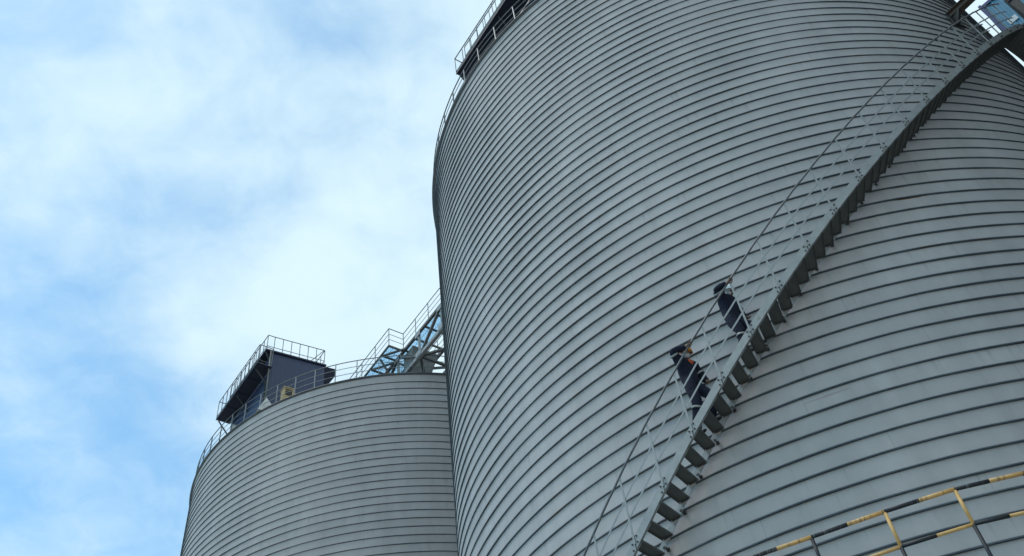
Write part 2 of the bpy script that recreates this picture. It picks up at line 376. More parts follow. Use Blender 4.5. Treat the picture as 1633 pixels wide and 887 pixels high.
# ------------------------------------------------------------------ head houses on the silo roofs
def head_house(W, l, label, zw, zr, zb, ll=4.54, shear=.33, wd=2.68, details=True):
    l = Vector((l[0], l[1], 0)).normalized(); n = Vector((-l.y, l.x, 0))
    root = thing('head_house', label, 'roof house', W+Vector((0,0,zb)), 'navy houses on the silo roofs')
    def q(u, v, z): return Vector((W.x, W.y, 0))+l*u+n*v+Vector((0,0,z))
    # walls
    mb = MB(); cs = [(0,0),(ll,0),(ll+shear,wd),(0,wd)]
    mb.hexa([q(u,v,zb) for u,v in cs]+[q(u,v,zr) for u,v in cs])
    def ribs(a, b, out, sp):
        A, B = Vector((a[0],a[1],0)), Vector((b[0],b[1],0)); N = max(2, int((B-A).length/sp))
        for i in range(N):
            f = (i+.5)/N; u = a[0]+(b[0]-a[0])*f; v = a[1]+(b[1]-a[1])*f; g = .045
            du = (b[0]-a[0])/(B-A).length*g; dv = (b[1]-a[1])/(B-A).length*g
            mb.hexa([q(u-du,v-dv,zb),q(u+du,v+dv,zb),q(u+du*.6+out[0],v+dv*.6+out[1],zb),q(u-du*.6+out[0],v-dv*.6+out[1],zb),
                     q(u-du,v-dv,zr-.03),q(u+du,v+dv,zr-.03),q(u+du*.6+out[0],v+dv*.6+out[1],zr-.03),q(u-du*.6+out[0],v-dv*.6+out[1],zr-.03)])
    ribs(cs[0], cs[1], (0,-.008), .22); ribs(cs[1], cs[2], (.008,-.001), .22)
    obj('cladding', mb, NAVY, root)
    # roof slab with a small overhang to the walkway side
    mb = MB(); rs = [(-.15,-.36),(ll+.06,-.36),(ll+shear+.08,wd+.05),(-.15,wd+.05)]
    mb.hexa([q(u,v,zr+.003) for u,v in rs]+[q(u,v,zr+.09) for u,v in rs]); obj('roof_slab', mb, NAVYD, root)
    # walkway hung from the long wall
    wk = MB(); u0, u1, v0 = -.02, ll+.27, -.785
    wk.hexa([q(u0,v0,zw),q(u1,v0,zw),q(u1,-.03,zw),q(u0,-.03,zw),q(u0,v0,zw+.05),q(u1,v0,zw+.05),q(u1,-.03,zw+.05),q(u0,-.03,zw+.05)])
    for i in (1,2,3):
        u = u0+(u1-u0)*i/4; wk.bar(q(u,v0+.03,zw-.012), q(u,-.04,zw-.012), .05, .02)
    wk.bar(q(u0,v0+.02,zw-.02), q(u1,v0+.02,zw-.02), .03, .036)
    walk = obj('walkway', wk, NAVYD, root)
    for u in (.05, ll*.5, ll-.1):
        b = MB(); b.bar(q(u,v0+.12,zw-.07), q(u,-.02,zw-.85), .05, .05); obj('brace', b, DARK, walk)
    def railing(path, z, h, sp, name, par, kick=None):
        r = MB()
        for (a, b) in zip(path[:-1], path[1:]):
            d = math.hypot(b[0]-a[0], b[1]-a[1]); N = max(1, round(d/sp))
            for i in range(0 if a is path[0] else 1, N+1):
                f = i/N; r.bar(q(a[0]+(b[0]-a[0])*f, a[1]+(b[1]-a[1])*f, z), q(a[0]+(b[0]-a[0])*f, a[1]+(b[1]-a[1])*f, z+h), .028, .028)
            r.tube([q(*a, z+h), q(*b, z+h)], .021, 6); r.tube([q(*a, z+(kick or .3)), q(*b, z+(kick or .3))], .016, 6)
        return obj(name, r, RAILD, par)
    railing([(u0,-.05),(u0,v0+.03),(u1,v0+.03),(u1,-.06)], zw+.05, 1.13, .55, 'walkway_railing', walk, .14)
    rr = railing([(.1,-.3),(ll,-.3),(ll+.02,.05),(ll+shear,wd-.05),(1.,wd-.05)], zr+.09, .98, .44, 'roof_railing', root, .26)
    b = MB(); b.bar(q(ll+shear-.02,wd-.1,zr+1.05), q(ll+shear-.15,wd-.75,zr+.12), .03, .03); obj('rail_stay', b, RAILD, rr)
    # hood on the far long wall
    hd = MB(); us = (.3, ll+shear*1.05)
    pr = [(wd+.01, zr-.02), (wd+.60, zr+.06), (wd+.58, zr-.42), (wd+.01, zr-1.45)]
    hd.add([q(us[0],v,z) for v,z in pr]+[q(us[1],v,z) for v,z in pr], [(0,1,2,3),(7,6,5,4),(0,4,5,1),(1,5,6,2),(2,6,7,3),(3,7,4,0)]); obj('side_hood', hd, HOOD, root)
    # corner posts, gusset under the eave and rain pipe
    cp = MB(); cp.tube([q(ll+.10,-.10,zr-.02), q(ll+.10,-.10,zb+.1)], .045, 8); obj('rain_pipe', cp, GALV_DULL, root, True)
    cp = MB(); cp.bar(q(ll-.3,-.03,zr-1.6), q(ll-.3,-.03,zb), .09, .05); cp.bar(q(ll-.05,-.33,zr-.02), q(ll-.05,-.05,zr-.55), .05, .06); cp.bar(q(ll-.6,-.33,zr-.02), q(ll-.6,-.05,zr-.55), .05, .06)
    obj('corner_frame', cp, DARK, root)
    return root, q
HB2 = Vector((-15.22, 34.87, 0)); h2, q2 = head_house(HB2, (.665,-.747), 'navy roof house on the farther silo, seen whole with railings round its walkway and roof', 30.5, 31.7, 27.42)
HB1 = Vector((-.30, 17.98, 0)); h1, q1 = head_house(HB1, (.640,-.768), 'navy roof house on the large nearby silo, cut off by the top of the picture', 31.0, 32.3, 27.88, ll=5.6)

# ------------------------------------------------------------------ small plant on the farther roof
def on_roof2(p):      # roof height under a point
    return Z2-.03+(R2-math.hypot(p.x-A2.x, p.y-A2.y))*.16
MX = Vector((-10.97, 30.75, 0)); zr0 = on_roof2(MX)
mt = thing('motor_unit', 'tan drive motor box with a dark opening beside the farther navy roof house', 'motor', MX+Vector((0,0,zr0)))
X = Vector((.80,.60,0)); Y = Vector((-.60,.80,0))
mb = MB(); c = MX+Vector((0,0,zr0+.62)); mb.box(c, (.46,.42,.66), X, Y)
mb.box(c+Vector((0,0,.35)), (.52,.48,.05), X, Y); mb.box(c-Vector((0,0,.48)), (.6,.5,.30), X, Y); obj('housing', mb, TAN, mt)
mb = MB(); mb.lathe(c+X*.23+Vector((0,0,.02)), [(0,.20),(.20,.19),(.23,.15),(.23,0)], 18, 0, X); obj('motor_end', mb, mat('rust_paint', (.34,.15,.05), .6, .1, .2, 8), mt, True)
mb = MB(); mb.box(c-Y*.215+Vector((0,0,.02)), (.30,.02,.26), X, Y); mb.box(c-Y*.214+Vector((0,0,.22)), (.34,.03,.05), X, Y); obj('opening', mb, DARK, mt)
PX = Vector((-11.98, 30.92, 0)); z0 = on_roof2(PX)
mb = MB(); a = PX+X*-.40; b = PX+X*.40
mb.add([a-Y*.2+Vector((0,0,z0)), b-Y*.2+Vector((0,0,z0)), b+Y*.35+Vector((0,0,z0)), a+Y*.35+Vector((0,0,z0)), PX+X*.02+Y*.1+Vector((0,0,z0+1.05)), b+Y*.0+Vector((0,0,z0+.45))],
       [(3,2,1,0),(0,1,5,4),(1,2,5),(2,3,4,5),(0,4,3)])
o = obj('chute_cover', mb, PALE, origin=PX+Vector((0,0,z0))); tag(o, 'pale triangular sheet metal cover at the corner foot of the farther navy house', 'cover')
JX = Vector((-14.05, 32.55, 0)); z0 = on_roof2(JX)
jb = thing('junction_box', 'small gray electrical box on a stand at the left foot of the farther navy house', 'electrical box', JX+Vector((0,0,z0)))
mb = MB(); mb.box(JX+Vector((0,0,z0+.75)), (.26,.2,.34), X, Y); mb.box(JX+Vector((0,0,z0+.93)), (.29,.23,.02), X, Y); obj('case', mb, PALE, jb)
mb = MB(); mb.box(JX+Vector((0,0,z0+.30)), (.05,.05,.6), X, Y); obj('stand', mb, GALV_DULL, jb)

# ------------------------------------------------------------------ truss bridge between the roofs
BD = Vector((.650,-.760,0)); BE = Vector((.760,.650,0))
def bq(s, e, z): return BD*s+BE*e+Vector((0,0,z))
br = thing('truss_bridge', 'gray steel truss bridge with grating walkways and railings joining the two silo roofs', 'bridge', bq(-26, 16.4, 27.4))
S0, S1 = -31.2, -17.6; EN, EF = 15.66, 17.25; ZF, ZB = 29.5, 28.02
def beamset(name, segs, w, h, m_):
    mb = MB()
    for a, b in segs: mb.bar(bq(*a), bq(*b), w, h)
    return obj(name, mb, m_, br)
for e in (EN, EF):
    beamset('bottom_chord', [((S0,e,ZB),(S1,e,ZB))], .16, .18, GALV)
    beamset('top_chord', [((S0,e,ZF),(S1,e,ZF))], .12, .14, GALV_DULL)
    seg = []; n = 7; ds = (S1-S0)/n
    for i in range(n+1): seg.append(((S0+ds*i,e,ZB+.09),(S0+ds*i,e,ZF-.07)))
    beamset('web_posts', seg, .11, .11, GALV)
    seg = []
    for i in range(n):
        a, b = (ZB+.09, ZF-.07) if i % 2 else (ZF-.07, ZB+.09)
        seg.append(((S0+ds*i+.1,e,a),(S0+ds*(i+1)-.1,e,b)))
    beamset('web_diagonals', seg, .12, .10, GALV_DULL)
seg = [((S0+ds*i,EN+.08,ZB),(S0+ds*i,EF-.08,ZB)) for i in range(n+1)]
for i in range(n): seg += [((S0+ds*i+.1,EN+.1,ZB),(S0+ds*(i+1)-.1,EF-.1,ZB)) if i % 2 else ((S0+ds*i+.1,EF-.1,ZB),(S0+ds*(i+1)-.1,EN+.1,ZB))]
beamset('bottom_bracing', seg, .12, .10, GALV_DULL)
beamset('floor_beams', [((S0+.9*i,EN+.07,ZF-.02),(S0+.9*i,EF-.07,ZF-.02)) for i in range(15) if S0+.9*i < S1], .07, .09, GALV_DULL)
# gusset plates on the near truss and the sheet-clad casing of the conveyor
for i in range(n+1):
    for z in (ZB+.12, ZF-.14):
        mb = MB(); mb.box(bq(S0+ds*i, EN-.095, z), (.46,.012,.30), BD, BE); obj('gusset_plate', mb, GALV, br)
def grating(s0, s1, e0, e1, z, name):
    mb = MB(); k = e0+.02
    while k < e1:
        mb.bar(bq(s0, k, z), bq(s1, k, z), .006, .03); k += .24
    k = s0
    while k < s1:
        mb.bar(bq(k, e0, z+.012), bq(k, e1, z+.012), .008, .010); k += .60
    return obj(name, mb, mat('grating_steel', (.20,.34,.52), .5, .2, .1, 4), br)
PANEL = bpy.data.materials.new('blue_translucent_sheet'); PANEL.use_nodes = True
_n = PANEL.node_tree.nodes; _l = PANEL.node_tree.links; _b = _n['Principled BSDF']; _b.inputs['Base Color'].default_value = (.12,.33,.62,1); _b.inputs['Roughness'].default_value = .3
_t = _n.new('ShaderNodeBsdfTransparent'); _t.inputs['Color'].default_value = (.72,.89,1,1); _m = _n.new('ShaderNodeMixShader'); _m.inputs[0].default_value = .78
_w = _n.new('ShaderNodeTexWave'); _w.inputs['Scale'].default_value = 3.; _c = _n.new('ShaderNodeTexCoord'); _l.new(_c.outputs['Object'], _w.inputs['Vector'])
_r = _n.new('ShaderNodeMapRange'); _r.inputs['To Min'].default_value = .80; _r.inputs['To Max'].default_value = .92; _l.new(_w.outputs['Fac'], _r.inputs['Value']); _l.new(_r.outputs['Result'], _m.inputs[0])
_l.new(_b.outputs[0], _m.inputs[1]); _l.new(_t.outputs[0], _m.inputs[2]); _l.new(_m.outputs[0], _n['Material Output'].inputs['Surface'])
for s0, s1, e0, e1, z in ((S0, S1, EN+.07, EN+.80, ZF+.105), (S0+.4, -26.82, 14.88, EN-.09, ZF+.045)):
    mb = MB(); N_ = max(1, round((s1-s0)/1.2))
    for i in range(N_):
        a = s0+(s1-s0)*i/N_+.01; b = s0+(s1-s0)*(i+1)/N_-.01
        mb.hexa([bq(a,e0,z),bq(b,e0,z),bq(b,e1,z),bq(a,e1,z),bq(a,e0,z+.008),bq(b,e0,z+.008),bq(b,e1,z+.008),bq(a,e1,z+.008)])
    obj('floor_sheet', mb, PANEL, br)
grating(S0, S1, EN+.06, EN+.75, ZF+.085, 'walkway_grating')
grating(S0+.4, -26.8, 14.87, EN-.07, ZF+.02, 'side_grating')
mb = MB(); mb.box(bq((S0-27.5)/2, (EN+.85+EF)/2, ZF+.32), (abs(-27.5-S0), EF-EN-.95, .5), BD, BE); obj('conveyor_casing', mb, GALV_DULL, br)
beamset('side_frame', [((S0+.4,14.85,ZF-.03),(-26.78,14.85,ZF-.03)),((-26.76,14.82,ZF-.03),(-26.76,EN-.06,ZF-.03))]+
        [((S0+.5+1.08*i,14.9,ZF-.06),(S0+.5+1.08*i,EN-.06,ZF-.06)) for i in range(4)]+
        [((S0+.5+1.08*i,14.9,ZF-.08),(S0+.5+1.08*i+.95,EN-.06,ZF-.08)) for i in range(4)]+
        [((S0+.5+1.5*i,14.92,ZF-.08),(S0+.5+1.5*i,EN-.05,ZB+.35)) for i in range(3)], .07, .09, GALV_DULL)
# stair-like sheet hoppers hanging inside the truss
for s in (-26.9,):
    mb = MB(); mb.hexa([bq(s-.45,EN+.3,ZB+.15),bq(s+.15,EN+.3,ZB+.15),bq(s+.15,EF-.3,ZB+.15),bq(s-.45,EF-.3,ZB+.15),bq(s-.1,EN+.12,ZF-.1),bq(s+.75,EN+.12,ZF-.1),bq(s+.75,EF-.1,ZF-.1),bq(s-.1,EF-.1,ZF-.1)])
    obj('hopper', mb, GALV, br)
mb = MB()
path = [(S0+.4,14.87),(-26.78,14.87),(-26.78,EN-.02),(S1,EN-.02)]
for a, b in zip(path[:-1], path[1:]):
    d = math.hypot(b[0]-a[0], b[1]-a[1]); N = max(1, round(d/1.15))
    for i in range(0 if a is path[0] else 1, N+1):
        f = i/N; s = a[0]+(b[0]-a[0])*f; e = a[1]+(b[1]-a[1])*f; mb.bar(bq(s,e,ZF), bq(s,e,ZF+1.12), .035, .035)
    for dz, r in ((1.12,.022),(.76,.014),(.42,.014)): mb.tube([bq(*a,ZF+dz), bq(*b,ZF+dz)], r, 6)
for dz, r in ((1.12,.022),(.76,.014),(.42,.014)): mb.tube([bq(S0,EF+.05,ZF+dz), bq(S1,EF+.05,ZF+dz)], r, 6)
for i in range(12): mb.bar(bq(S0+1.2*i,EF+.05,ZF), bq(S0+1.2*i,EF+.05,ZF+1.12), .035, .035)
obj('bridge_railing', mb, RAILST, br)
# feet standing on the two roofs
mb = MB()
for s in (-30.6, -26.9, -20.2, -17.9):
    for e in (EN, EF):
        p = bq(s, e, 0); A_, R_, Z_ = (A2, R2, Z2) if s < -24 else (A1, R1, Z1)
        zz = Z_-.03+(R_-math.hypot(p.x-A_.x, p.y-A_.y))*.16; mb.bar(bq(s,e,min(zz-.02, ZB-.1)), bq(s,e,ZB-.09), .14, .14)
obj('bearing_feet', mb, DARK, br)

# ------------------------------------------------------------------ elevator tower behind the right edge of the near silo
TX = Vector((.72,-.694,0)); TY = Vector((.694,.72,0)); T0 = Vector((20.52, 19.05, 0))
def tq(u, v, z): return T0+TX*u+TY*v+Vector((0,0,z))
tw = thing('elevator_tower', 'blue clad elevator tower on steel legs seen past the right edge of the large silo', 'tower', tq(2.5, 2.2, GND))
ZT, ZC = 32.55, 29.5
mb = MB(); mb.hexa([tq(0,0,ZC),tq(5,0,ZC),tq(5,4.5,ZC),tq(0,4.5,ZC),tq(0,0,ZT),tq(5,0,ZT),tq(5,4.5,ZT),tq(0,4.5,ZT)])
for i in range(20): mb.box(tq(.12+.25*i,-.012,(ZT+ZC)/2), (.10,.024,ZT-ZC-.02), TX, TY)
for i in range(18): mb.box(tq(-.012,.12+.25*i,(ZT+ZC)/2), (.024,.10,ZT-ZC-.02), TX, TY)
obj('cladding', mb, BLUE, tw)
mb = MB()
for z in (ZT-.08, ZC+.06): mb.box(tq(2.5,-.035,z), (5.1,.06,.16), TX, TY); mb.box(tq(-.035,2.25,z), (.06,4.5,.16), TX, TY)
mb.box(tq(-.04,-.04,(ZT+ZC)/2), (.12,.12,ZT-ZC+.1), TX, TY); mb.box(tq(1.55,-.03,(ZT+ZC)/2), (.10,.05,ZT-ZC-.4), TX, TY); obj('trim', mb, BLUED, tw)
mb = MB(); mb.box(tq(.42,-.03,30.75), (.34,.03,.3), TX, TY); obj('vent', mb, PALE, tw)
mb = MB(); mb.box(tq(2.6,-.03,31.3), (.85,.03,.8), TX, TY); obj('window', mb, PALE, tw)
for u, v in ((0.1,.1),(4.9,.1),(.1,4.4),(4.9,4.4)):
    mb = MB(); mb.bar(tq(u,v,GND), tq(u,v,ZC), .30, .30); obj('leg', mb, GALV_DULL, tw)
mb = MB(); z = 3.
while z < ZC:
    for a, b in (((.1,.1),(4.9,.1)),((.1,.1),(.1,4.4)),((4.9,.1),(4.9,4.4)),((.1,4.4),(4.9,4.4))):
        mb.bar(tq(*a,z), tq(*b,z), .18, .2); mb.bar(tq(*a,z+.1), tq(*b,min(z+3.2,ZC-.1)), .10, .10)
    z += 3.35
obj('bracing', mb, GALV, tw)
mb = MB(); mb.box(tq(2.5,2.2,26.9), (5.6,5.0,.08), TX, TY); obj('deck', mb, GALV_DULL, tw)
mb = MB()
for i in range(8): mb.bar(tq(-.25+.78*i,-.25,26.95), tq(-.25+.78*i,-.25,28.05), .04, .04); mb.bar(tq(-.25,-.25+.65*i,26.95), tq(-.25,-.25+.65*i,28.05), .04, .04)
for z in (27.3,27.7,28.05): mb.bar(tq(-.25,-.25,z), tq(5.2,-.25,z), .035, .035); mb.bar(tq(-.25,-.25,z), tq(-.25,4.6,z), .035, .035)
obj('deck_railing', mb, RAILST, tw)
# dark bucket elevator casing standing between the silo and the tower
V0 = Vector((17.95, 15.86, 0)); VX = Vector((.66,-.75,0)); VY = Vector((.75,.66,0))
el = thing('bucket_elevator', 'dark steel elevator casing rising vertically in front of the blue tower', 'elevator casing', V0+Vector((0,0,GND)))
for i in range(15):
    mb = MB(); z0 = GND+2.6*i; z1 = z0+2.6
    mb.box(V0+VX*.16+Vector((0,0,(z0+z1)/2)), (.29,.26,2.54), VX, VY)
    for z in (z0+.04, z1-.04): mb.box(V0+VX*.16+Vector((0,0,z)), (.36,.33,.05), VX, VY)
    obj('casing_section', mb, DARK, el)
# cantilever beam with its bracket on the silo wall above the stairs
BB = P1(-61.3, .02, 22.0); bd = Vector((.677,-.736,0))
cb = thing('cantilever_beam', 'brown steel beam sticking out of the large silo wall above the stair head', 'beam', BB)
mb = MB(); a = BB-bd*.05; b = BB+bd*4.2
mb.bar(a+Vector((0,0,.0)), b, .20, .012); mb.bar(a+Vector((0,0,.22)), b+Vector((0,0,.22)), .20, .012); mb.bar(a+Vector((0,0,.11)), b+Vector((0,0,.11)), .012, .206)
obj('i_beam', mb, BROWN, cb)
mb = MB(); rd = Vector((math.cos(rad(-61.3)), math.sin(rad(-61.3)), 0)); td = Vector((-rd.y, rd.x, 0))
mb.box(P1(-61.3,.045,21.78), (.05,.42,.46), rd, td); mb.hexa([P1(-61.5,.07,21.62),P1(-61.1,.07,21.62),P1(-61.1,.08,21.62),P1(-61.5,.08,21.62),P1(-61.5,.07,21.98),P1(-61.1,.07,21.98),P1(-61.1,.34,21.98),P1(-61.5,.34,21.98)])
obj('bracket', mb, DARK, cb)

# ------------------------------------------------------------------ yellow and black railing in the foreground
PTS = [(.62,9.66),(1.30,9.35),(1.98,9.05),(2.69,8.79),(3.42,8.51),(4.10,8.29),(4.79,8.19),(5.50,8.08),(6.2,7.98)]
ZR, ZM, ZD = 4.90, 4.49, 3.80
fr = thing('striped_railing', 'yellow and black striped safety railing of a raised platform in the foreground', 'railing', (PTS[4][0], PTS[4][1], ZD))
mb = MB(); mm = MB()
for i, (a, b) in enumerate(zip(PTS[:-1], PTS[1:])):
    c = ((a[0]+b[0])/2, (a[1]+b[1])/2)
    mb.tube([(*a,ZR),(*c,ZR)], .022, 12, 1); mb.tube([(*c,ZR),(*b,ZR)], .022, 12, 0)
    if i >= 4 or i < 2: mm.tube([(*a,ZM),(*c,ZM)], .018, 10, 1); mm.tube([(*c,ZM),(*b,ZM)], .018, 10, 0)
    elif i == 3: mm.tube([(*a,ZM),(*c,ZM)], .018, 10, 1); mm.tube([(*c,ZM),(*b,ZM)], .018, 10, 0)
    else: mm.tube([(*a,ZM),(*c,ZM)], .018, 10, 0); mm.tube([(*c,ZM),(*b,ZM)], .018, 10, 1)
def worn_band(N, L, tc, out):
    return out
def band_mat(name, base, ring, amt):
    m = mat(name, base, .5, 0, .2, 9)
    N = m.node_tree.nodes; L = m.node_tree.links; b = N['Principled BSDF']; src = b.inputs['Base Color'].links[0].from_socket
    tc = N.new('ShaderNodeTexCoord'); mp = N.new('ShaderNodeMapping'); mp.inputs['Rotation'].default_value = (0,0,rad(20)); mp.inputs['Scale'].default_value = (34,1.5,1.5)
    L.new(tc.outputs['Object'], mp.inputs['Vector']); nz = N.new('ShaderNodeTexNoise'); nz.inputs['Scale'].default_value = 1; nz.inputs['Detail'].default_value = 5; L.new(mp.outputs[0], nz.inputs['Vector'])
    r = N.new('ShaderNodeMapRange'); r.inputs['From Min'].default_value = .54; r.inputs['From Max'].default_value = .62; r.inputs['To Max'].default_value = amt; L.new(nz.outputs['Fac'], r.inputs['Value'])
    mx = N.new('ShaderNodeMix'); mx.data_type = 'RGBA'; L.new(r.outputs['Result'], mx.inputs['Factor']); L.new(src, mx.inputs['A']); mx.inputs['B'].default_value = (*ring,1)
    L.new(mx.outputs['Result'], b.inputs['Base Color']); return m
YB = band_mat('worn_yellow_band', (.66,.37,.13), (.24,.14,.06), .75); KB = band_mat('worn_black_band', (.012,.014,.018), (.16,.17,.17), .55)
obj('top_rail', mb, [YB, KB], fr, True); obj('mid_rail', mm, [YEL, BLK], fr, True)
for i, a in enumerate(PTS):
    mb = MB(); yl = i in (4,5,7,8)
    mb.tube([(*a,ZR-.02),(*a,ZM)], .019, 10, 0 if yl else 1); mb.tube([(*a,ZM),(*a,ZD)], .019, 10, 1)
    mb.lathe((*a,ZD), [(.07,.012),(.07,0)], 10, 1); obj('post', mb, [YEL, BLK], fr, True)
mb = MB(); rev = [(x+.25, y+2.2) for x, y in PTS]
for (a, b, c, d) in zip(PTS[:-1], PTS[1:], rev[1:], rev[:-1]):
    f = lambda q, z, o: (q[0]-.03*o, q[1]-.10*o, z)
    mb.hexa([f(a,ZD-.2,1),f(b,ZD-.2,1),f(c,ZD-.2,0),f(d,ZD-.2,0),f(a,ZD,1),f(b,ZD,1),f(c,ZD,0),f(d,ZD,0)])
obj('platform_deck', mb, CONC, fr)
for a in (PTS[0], PTS[4], PTS[8], rev[0], rev[4], rev[8]):
    mb = MB(); s_ = .12 if a in PTS else -.12; mb.bar((a[0],a[1]+s_,GND), (a[0],a[1]+s_,ZD-.2), .18, .18); obj('column', mb, GALV_DULL, fr)

# ------------------------------------------------------------------ the two climbers
def skin_mesh(nodes, edges, root=0, sub=2):
    me = bpy.data.meshes.new('tmp'); me.from_pydata([n[0] for n in nodes], edges, [])
    o = bpy.data.objects.new('tmp', me); COL.objects.link(o)
    sk = o.modifiers.new('s', 'SKIN'); sk.use_smooth_shade = True
    for i, n in enumerate(nodes):
        r = n[1] if isinstance(n[1], tuple) else (n[1], n[1])
        me.skin_vertices[0].data[i].radius = r; me.skin_vertices[0].data[i].use_root = (i == root)
    sb = o.modifiers.new('u', 'SUBSURF'); sb.levels = sub; sb.render_levels = sub
    dg = bpy.context.evaluated_depsgraph_get(); ev = o.evaluated_get(dg)
    out = bpy.data.meshes.new_from_object(ev); bpy.data.objects.remove(o); return out
def bm_add_mesh(bm, me, mi):
    n0 = len(bm.faces); bm.from_mesh(me); bm.faces.ensure_lookup_table()
    for f in bm.faces[n0:]: f.material_index = mi; f.smooth = True
def person(label, th0, z0, J, face, helmet_mat, mask_pos, collar, rear_back):
    """J: joints in metres as (along the stairs uphill, outward, up) from the tread; face: direction the face looks"""
    R0 = R1+.40
    def W(p): return P1(th0+math.degrees(p[0]/R0), .40+p[1], z0+p[2])
    tr = rad(th0); er = Vector((math.cos(tr), math.sin(tr), 0)); et = Vector((-er.y, er.x, 0)); ez = Vector((0,0,1))
    def D(v): return (et*v[0]+er*v[1]+ez*v[2]).normalized()
    base = W((0,0,0)); root_o = None
    bm = bmesh.new()
    # clothed body: one skinned skeleton
    names = ['pelvis','waist','chest','neckb','shR','elR','wrR','shL','elL','wrL','hipR','knR','anR','hipL','knL','anL']
    rads = dict(pelvis=(.175,.15), waist=(.165,.14), chest=(.18,.145), neckb=(.09,.085), shR=.10, elR=.077, wrR=.056, shL=.10, elL=.077, wrL=.056,
                hipR=.125, knR=.098, anR=.080, hipL=.125, knL=.098, anL=.080)
    nodes = [(W(J[k]), rads[k]) for k in names]; ix = {k: i for i, k in enumerate(names)}
    ed = [('pelvis','waist'),('waist','chest'),('chest','neckb'),('chest','shR'),('shR','elR'),('elR','wrR'),('chest','shL'),('shL','elL'),('elL','wrL'),
          ('pelvis','hipR'),('hipR','knR'),('knR','anR'),('pelvis','hipL'),('hipL','knL'),('knL','anL')]
    bm_add_mesh(bm, skin_mesh(nodes, [(ix[a], ix[b]) for a, b in ed], 0, 3), 0); bm.normal_update()
    from mathutils import noise
    for v in bm.verts:
        p = v.co*9; q = Vector((p.x, p.y, p.z*2.2)); v.co += v.normal*(.007*noise.noise(q)+.005*noise.noise(q*2.3))
    # neck and head with brow, nose, chin, ears
    hd = W(J['head']); F = D(face); up = (W(J['head'])-W(J['neckb'])).normalized(); up = (up-F*up.dot(F)).normalized(); S = F.cross(up)
    bm_add_mesh(bm, skin_mesh([(W(J['neckb'])-up*.02, .062), (W(J['neckb'])+up*.06, .058), (hd-up*.04, .06)], [(0,1),(1,2)], 0, 1), 1)
    n0 = len(bm.verts); bmesh.ops.create_icosphere(bm, subdivisions=4, radius=1.0); bm.verts.ensure_lookup_table()
    hv = bm.verts[n0:]; hset = set(hv)
    for v in hv:
        x, y, z = v.co        # x side, y forward, z up
        k = 1-.16*max(0, -z)*(1 if y > -.2 else .6)
        px, py, pz = .077*x*k, .098*y*(k if y > 0 else 1), .118*z
        nose = math.exp(-((x/.13)**2+((z+.05)/.20)**2)) if y > 0 else 0
        py += .026*nose*(1.2 if z < 0 else .6)
        eye = math.exp(-(((abs(x)-.38)/.16)**2+((z-.10)/.12)**2)) if y > 0 else 0; py -= .012*eye
        brow = math.exp(-((z-.28)/.09)**2)*math.exp(-(x/.6)**2) if y > 0 else 0; py += .006*brow
        mouth = math.exp(-((x/.32)**2+((z+.48)/.05)**2)) if y > 0 else 0; py -= .006*mouth
        chin = math.exp(-((x/.35)**2+((z+.85)/.16)**2)) if y > 0 else 0; py += .012*chin
        ear = math.exp(-((y+.05)/.18)**2-((z)/.24)**2); px += math.copysign(.018*ear, x) if abs(x) > .75 else 0
        v.co = hd+S*px+F*py+up*pz
    for f in bm.faces:
        if f.verts[0] in hset:
            f.material_index = 1; f.smooth = True
            c = f.calc_center_median()-hd; y = c.dot(F); z = c.dot(up); x = c.dot(S)
            if y > .05 and abs(z-.012) < .008 and abs(abs(x)-.030) < .014: f.material_index = 2
            if z > .055 and y < .055 or (y < -.03 and z > -.03): f.material_index = 2
            if y > -.01 and z < -.055: f.material_index = 2     # short beard
    # hands: palm, four curled fingers, thumb
    def hand(wr, pdir, grip, palm_n, curl):
        P0 = wr; d = pdir.normalized(); g = grip.normalized(); g = (g-d*g.dot(d)).normalized(); nrm = d.cross(g).normalized()
        if nrm.dot(palm_n) < 0: nrm = -nrm
        kn = P0+d*.085
        bm_add_mesh(bm, skin_mesh([(P0-d*.03, .030), (P0+d*.015, .032), (P0+d*.05, (.042,.022)), (kn, (.042,.018))], [(0,1),(1,2),(2,3)], 0, 1), 1)
        for q, ln in ((-.031,.068),(-.010,.078),(.011,.074),(.031,.058)):
            b0 = kn+g*q-d*.012; b1 = b0+d*ln*.45+nrm*ln*.12*curl; b2 = b1+d*ln*.22*(1-curl*.7)+nrm*ln*.42*curl+d*.004; b3 = b2-d*ln*.26*curl+nrm*ln*.22*curl+d*ln*.25*(1-curl)
            bm_add_mesh(bm, skin_mesh([(b0,.0095),(b1,.0090),(b2,.0085),(b3,.0075)], [(0,1),(1,2),(2,3)], 0, 1), 1)
        t0 = P0+d*.03-g*.036; t1 = t0+d*.025-g*.022+nrm*.014; t2 = t1+d*.024+nrm*.028*curl+g*.004; t3 = t2+d*.012+nrm*.016*curl+g*.012
        bm_add_mesh(bm, skin_mesh([(t0,.012),(t1,.011),(t2,.010),(t3,.008)], [(0,1),(1,2),(2,3)], 0, 1), 1)
    rt = D((1,0,.947))          # handrail direction
    hand(W(J['wrR']), W(J['handR'])-W(J['wrR']), rt, D((0,.6,-.8)), .95)
    fa = (W(J['wrL'])-W(J['elL'])).normalized()
    hand(W(J['wrL']), fa+D((.1,0,-.3))*.3, D((.9,.2,.2)), D((0,.7,.2)), .45)
    # boots
    for a, toe in (('anR', J['toeR']), ('anL', J['toeL'])):
        p = W(J[a]); t = W(toe); d = (t-p); d.z = 0; d.normalize(); g = W((J[a][0], J[a][1], J[a][2]-.085))
        n0 = len(bm.faces)
        bm_add_mesh(bm, skin_mesh([(p+ez*.02,.060),(p-ez*.04,.056),(p-ez*.055+d*.06,(.046,.042)),(p-ez*.062+d*.15,(.048,.034)),(p-ez*.066+d*.20,(.040,.026))], [(0,1),(1,2),(2,3),(3,4)], 0, 1), 3)
    me = bpy.data.meshes.new('person'); bmesh.ops.translate(bm, verts=bm.verts, vec=-base); bm.to_mesh(me); bm.free()
